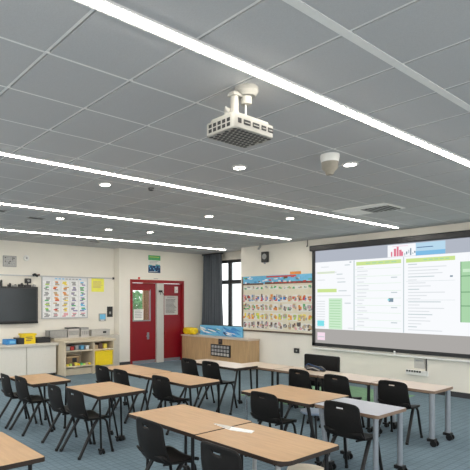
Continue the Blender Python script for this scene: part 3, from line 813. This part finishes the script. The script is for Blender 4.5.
CHAIRS = [  # back-top X, Y, rz, label
    (2.66, 7.02, 0, 'black chair half cut by the left picture edge at the far left table'),
    (2.69, 6.52, 0, 'black chair second from the left picture edge, at the far left table'),
    (2.76, 5.63, 0, 'black chair partly hidden behind the chair at the left middle table'),
    (2.80, 5.19, 0, 'black chair tucked under the near side of the left middle table'),
    (4.18, 6.79, 0, 'black chair at the long middle table nearest the shelf unit'),
    (4.17, 6.24, 0, 'black chair second along the long middle table from the shelf unit'),
    (4.26, 5.37, 0, 'black chair at the near end of the long middle table'),
    (5.78, 6.46, 0, 'black chair left of two at the pale table by the oak counter'),
    (5.79, 5.93, 0, 'black chair right of two at the pale table by the oak counter'),
    (2.54, 3.36, 0, 'large near black chair at the left end of the front table'),
    (2.48, 2.46, 0, 'black chair cut by the bottom edge, at the front table'),
    (4.42, 3.68, 0, 'black chair tucked under the wood table in front of the screen'),
    (6.32, 4.55, 0, 'black chair leftmost of three along the long table under the screen'),
    (6.27, 3.91, 0, 'black chair middle of three along the long table under the screen'),
    (6.38, 3.16, 0, 'black chair rightmost of three along the long table under the screen'),
    (4.50, 2.74, 0, 'black chair in front of the pale grey topped table'),
]
ch0 = make_chair()
for i, (xb, yb_, rz, lab) in enumerate(CHAIRS):
    sc_ = 1.07 if i in (7, 8, 9, 10, 15) else 1.03
    if i == 0: sc_ = 1
    rz = rz or random.uniform(-.05, .05)
    loc = (xb + .25, yb_, 0)
    if i == 0:
        ch0.location = loc; ch0.rotation_euler = (0, 0, rz); ch0['label'] = lab
    else:
        q_ = dup(ch0, loc, rz, lab)
        if sc_ != 1: q_.scale = (sc_, sc_, sc_)

# ------------------------------------------------------------------ tables
def table(x0_, x1_, y0_, y1_, lab, legs, top='oak', edge='edge', cut=None, legk='blackm', lr=.016, group='classroom tables', r=.02, cast=True, rail=True, TZ=.70, apron=0):
    cx, cy = (x0_ + x1_) / 2, (y0_ + y1_) / 2
    t_ = thing('classroom_table', lab, 'table', (cx, cy, 0), 0, group)
    hx, hy = (x1_ - x0_) / 2, (y1_ - y0_) / 2
    pts = rr(-hx, hx, -hy, hy, r, 4)
    if cut:
        pts = cut(hx, hy)
    MB().prism(pts, TZ - .033, TZ - .001, edge).build('edging', t_)
    ins = [(p[0] * (1 - .004 / hx), p[1] * (1 - .004 / hy)) for p in pts]
    MB().prism(ins, TZ - .004, TZ, top).build('tabletop', t_)
    for (ax, ay, bx2, by2, *lk) in legs:
        lm, lq = (lk[0], lk[1]) if lk else (legk, lr)
        # fractions (-1..1) for the top, metres offset at the foot
        tx, ty = ax * (hx - .05), ay * (hy - .05)
        fx, fy = tx + bx2, ty + by2
        l_ = MB().tube([(tx, ty, TZ - .03), (fx, fy, .05 if cast else .0)], lq, lm, 12).build('leg', t_, smooth=True)
        if cast:
            k_ = 1.5 if lq > .025 else 1
            b = MB().box(fx - .03 * k_, fx + .03 * k_, fy - .03 * k_, fy + .03 * k_, .04 * k_, .065 * k_, 'blackm', .006)
            for dx in (-.022 * k_, .022 * k_): b.tube([(fx + dx - .008, fy - .02 * k_, .026 * k_), (fx + dx + .008, fy - .02 * k_, .026 * k_)], .026 * k_, 'blackm', 14)
            b.build('castor', l_)
        else:
            MB().lathe([(0, 0), (lr * 1.5, 0), (lr * 1.3, .03), (0, .03)], 'black', fx, fy, 12).build('foot_cap', l_)
    MB().box(-hx + .04, hx - .04, -hy + .05, hy - .05, TZ - .048, TZ - .028, 'dark').build('underframe', t_)
    if rail:
        MB().box(-hx + .06, hx - .06, -hy + .07, -hy + .09, TZ - .06, TZ - .028, legk).box(-hx + .06, hx - .06, hy - .09, hy - .07, TZ - .06, TZ - .028, legk).box(-.012, .012, -hy + .08, hy - .08, TZ - .06, TZ - .028, legk).build('frame_rail', t_)
    return t_
SQ = lambda s_=0: [(-1, -1, s_, 0), (1, -1, -s_, 0), (-1, 1, s_, 0), (1, 1, -s_, 0)]
table(2.76, 3.36, 6.22, 7.05, 'wooden table at the far left in front of the white cabinets', [(-.7, -1, .2, 0), (1, -1, .0, .05), (-.7, 1, .2, 0), (1, 1, .0, -.05)], cast=False)
table(3.03, 3.73, 4.95, 5.78, 'wooden table in the left middle with its four legs in view', [(-1, -1, .02, 0), (-.5, -1, .33, .33), (0.0, -1, .24, .33), (1, 1, -.05, -.1)], cast=True, lr=.013)
def cut3(hx, hy): return [(-hx + .02, -hy), (hx - .08, -hy), (hx, -hy + .09), (hx, hy - .09), (hx - .08, hy), (-hx + .02, hy), (-hx, hy - .02), (-hx, -hy + .02)]
table(4.38, 5.03, 5.98, 7.12, 'wooden table forming the far half of the long middle row', [(-.4, 1, 0, 0), (.6, 1, 0, 0), (-.3, -1, -.2, 0), (.5, -1, 0, 0)], lr=.016)
table(4.38, 5.03, 4.85, 5.975, 'wooden table forming the near half of the long middle row', [(-1, -1, .15, .1), (1, -1, .1, .1), (-.3, 1, -.2, 0), (.5, 1, 0, 0)], cut=cut3, cast=False)
def cut4(hx, hy):
    return [(-hx + .1, -hy)] + [(hx - .02, -hy), (hx, -hy + .02), (hx, hy), (-hx, hy)] + [(-hx + .1 - .1 * math.cos(a), -hy + .1 - .1 * math.sin(a)) for a in (0, .4, .8, 1.2)]
table(2.80, 3.51, 2.13, 3.035, 'near wooden table with a rounded corner and a folded paper on it', [(-.9, -.85, 0, 0), (1, -.9, -.02, 0, 'blackm', .016), (-.9, .95, 0, 0), (1, .9, -.02, 0)], cut=cut4, legk='grey', lr=.02)
table(2.81, 3.55, 3.05, 4.03, 'near wooden table at the left end of the front row', [(-.95, -.9, 0, 0), (1, -.9, 0, 0), (-.6, .9, 0, 0), (1, .9, 0, 0)])
table(4.62, 5.42, 3.17, 4.17, 'wooden table before the screen, joined to the grey topped table', [(-.95, -.95, .05, -.1), (.6, -.9, 0, .1), (-1, 1, 0, 0, 'chrome', .018), (1, 1, 0, 0)], lr=.02)
table(4.68, 5.28, 2.44, 3.16, 'pale grey topped table with silver legs before the screen', [(-1, -1, 0, 0), (1, -1, 0, 0), (-1, 1, .03, -.08), (1, 1, 0, 0)], top='greytop', edge='edgeoak', legk='silver', lr=.026)
L7 = ['rightmost', 'second from the right', 'third from the right', 'leftmost']
for i in range(4):
    ya = 2.67 + .83 * i
    table(6.50, 7.07, ya, ya + .822, f'pale table, {L7[i]} of the long row under the screen', SQ() if i == 0 else SQ(), top='maple', edge='edgeoak', legk='silver' if i == 0 else 'blackm', lr=.032 if i == 0 else .02, rail=True)
table(5.87, 6.42, 5.40, 6.63, 'pale table with slanting black legs by the oak counter', [(-.8, -1, -.16, 0), (.6, -1, .06, 0), (-.8, 1, -.16, 0), (.6, 1, .1, 0)], top='maple', cast=False, TZ=.74)
table(.85, 1.565, 3.28, 4.15, 'wooden table cut by the lower left picture corner', [(.2, -1, 0, 0), (.95, -.8, 0, 0), (-1, -1, 0, 0), (.9, 1, 0, 0)])

# ------------------------------------------------------------------ things on / by the tables
pf = thing('folded_paper', 'folded white paper lying on the near wooden table', 'paper', (3.22, 2.98, .70))
MB().prism([(-.03, .22), (.07, -.17), (.0, -.20), (-.07, -.02)], .001, .006, 'wht').build('sheet', pf)
MB().prism([(-.03, .22), (.01, .04), (-.06, .0)], .006, .010, 'lgrey').build('flap', pf)
cp = thing('camera_bag', 'black bag with cables on the pale table under the screen', 'bag', (6.93, 4.66, .70))
bm = bmesh.new(); bmesh.ops.create_icosphere(bm, subdivisions=3, radius=1)
for v in bm.verts: v.co = Vector((v.co.x * .07, v.co.y * .20, max(v.co.z, -.6) * .05 + .03 + .01 * math.sin(9 * v.co.y)))
MB().bm(bm, 'dark').build('bag_body', cp, smooth=True)
MB().tube([(-.02, .17, .06), (-.03, .1, .1), (-.04, 0, .08), (-.06, -.1, .07), (-.05, -.17, .03)], .008, 'navy' if False else 'nvy').tube([(-.07, .1, .03), (-.09, -.02, .055), (-.08, -.14, .02)], .007, 'gry').build('strap', cp, smooth=True)
# teacher chair
tc = thing('office_chair', 'wide black upholstered chair behind the long table under the screen', 'chair', (7.38, 5.0, 0), PI)
MB().box(-.26, .26, -.30, .30, .40, .50, 'black', .03).build('seat', tc, smooth=True)
MB().box(-.30, -.22, -.34, .34, .46, .87, 'black', .03).build('backrest', tc, smooth=True)
for sx in (-.2, .2):
    for sy in (-.24, .24): MB().tube([(sx, sy, .41), (sx * 1.15, sy * 1.1, 0)], .016, 'blackm').build('leg', tc)
def stool(x_, y_, k, lab):
    t_ = thing('stool', lab, 'stool', (x_, y_, 0), 0)
    MB().lathe([(0, .42), (.15, .42), (.165, .435), (.16, .452), (0, .455)], k, n=32).build('seat', t_, smooth=True)
    for a in range(4):
        c_, s_ = math.cos(PI / 4 + a * PI / 2), math.sin(PI / 4 + a * PI / 2)
        MB().tube([(.11 * c_, .11 * s_, .42), (.18 * c_, .18 * s_, 0)], .012, 'blackm').build('leg', t_)
stool(3.44, 2.38, 'beige', 'beige topped round stool under the near table at the bottom edge')
stool(5.36, 3.62, 'stoolblue', 'pale blue topped stool under the wood table before the screen')
tag(MB().box(7.15, 9.75, 4.35, 6.5, .0, .008, 'greencarpet').build('rug'), 'pale green rug on the blue carpet beyond the long table', 'rug')

# ------------------------------------------------------------------ world, camera
wd = bpy.data.worlds.new('World'); SC.world = wd; wd.use_nodes = True
bgn = wd.node_tree.nodes['Background']
wt = wd.node_tree
tcn = nd(wt, 'ShaderNodeTexCoord'); sx = nd(wt, 'ShaderNodeSeparateXYZ'); rp = nd(wt, 'ShaderNodeValToRGB')
mr = nd(wt, 'ShaderNodeMapRange')
mr.inputs['From Min'].default_value = -1; mr.inputs['From Max'].default_value = 1
wt.links.new(tcn.outputs['Generated'], sx.inputs[0]); wt.links.new(sx.outputs['Z'], mr.inputs['Value'])
wt.links.new(mr.outputs[0], rp.inputs['Fac'])
rp.color_ramp.elements[0].position = .44; rp.color_ramp.elements[0].color = (.50, .50, .47, 1)
rp.color_ramp.elements[1].position = .54; rp.color_ramp.elements[1].color = (.94, .97, 1.0, 1)
wt.links.new(rp.outputs['Color'], bgn.inputs['Color'])
bgn.inputs['Strength'].default_value = 1.35
cd = bpy.data.cameras.new('camera'); co = bpy.data.objects.new('camera', cd); C.objects.link(co)
F = 490.7; th = math.atan(381 / 490.7)
cd.sensor_width = 36; cd.lens = F / 470 * 36
cd.shift_x = (235 - 153) / 470; cd.shift_y = (300.5 - 235) / 470
cd.clip_start = .05
co.location = (0, 0, 1.83)
co.rotation_euler = (PI / 2, 0, -(PI / 2 - (PI / 2 - th)))
SC.camera = co
SC.view_settings.view_transform = 'Standard'
SC.view_settings.look = 'None'
SC.view_settings.exposure = 1.0
SC.view_settings.gamma = 1
SC.view_settings.use_curve_mapping = False
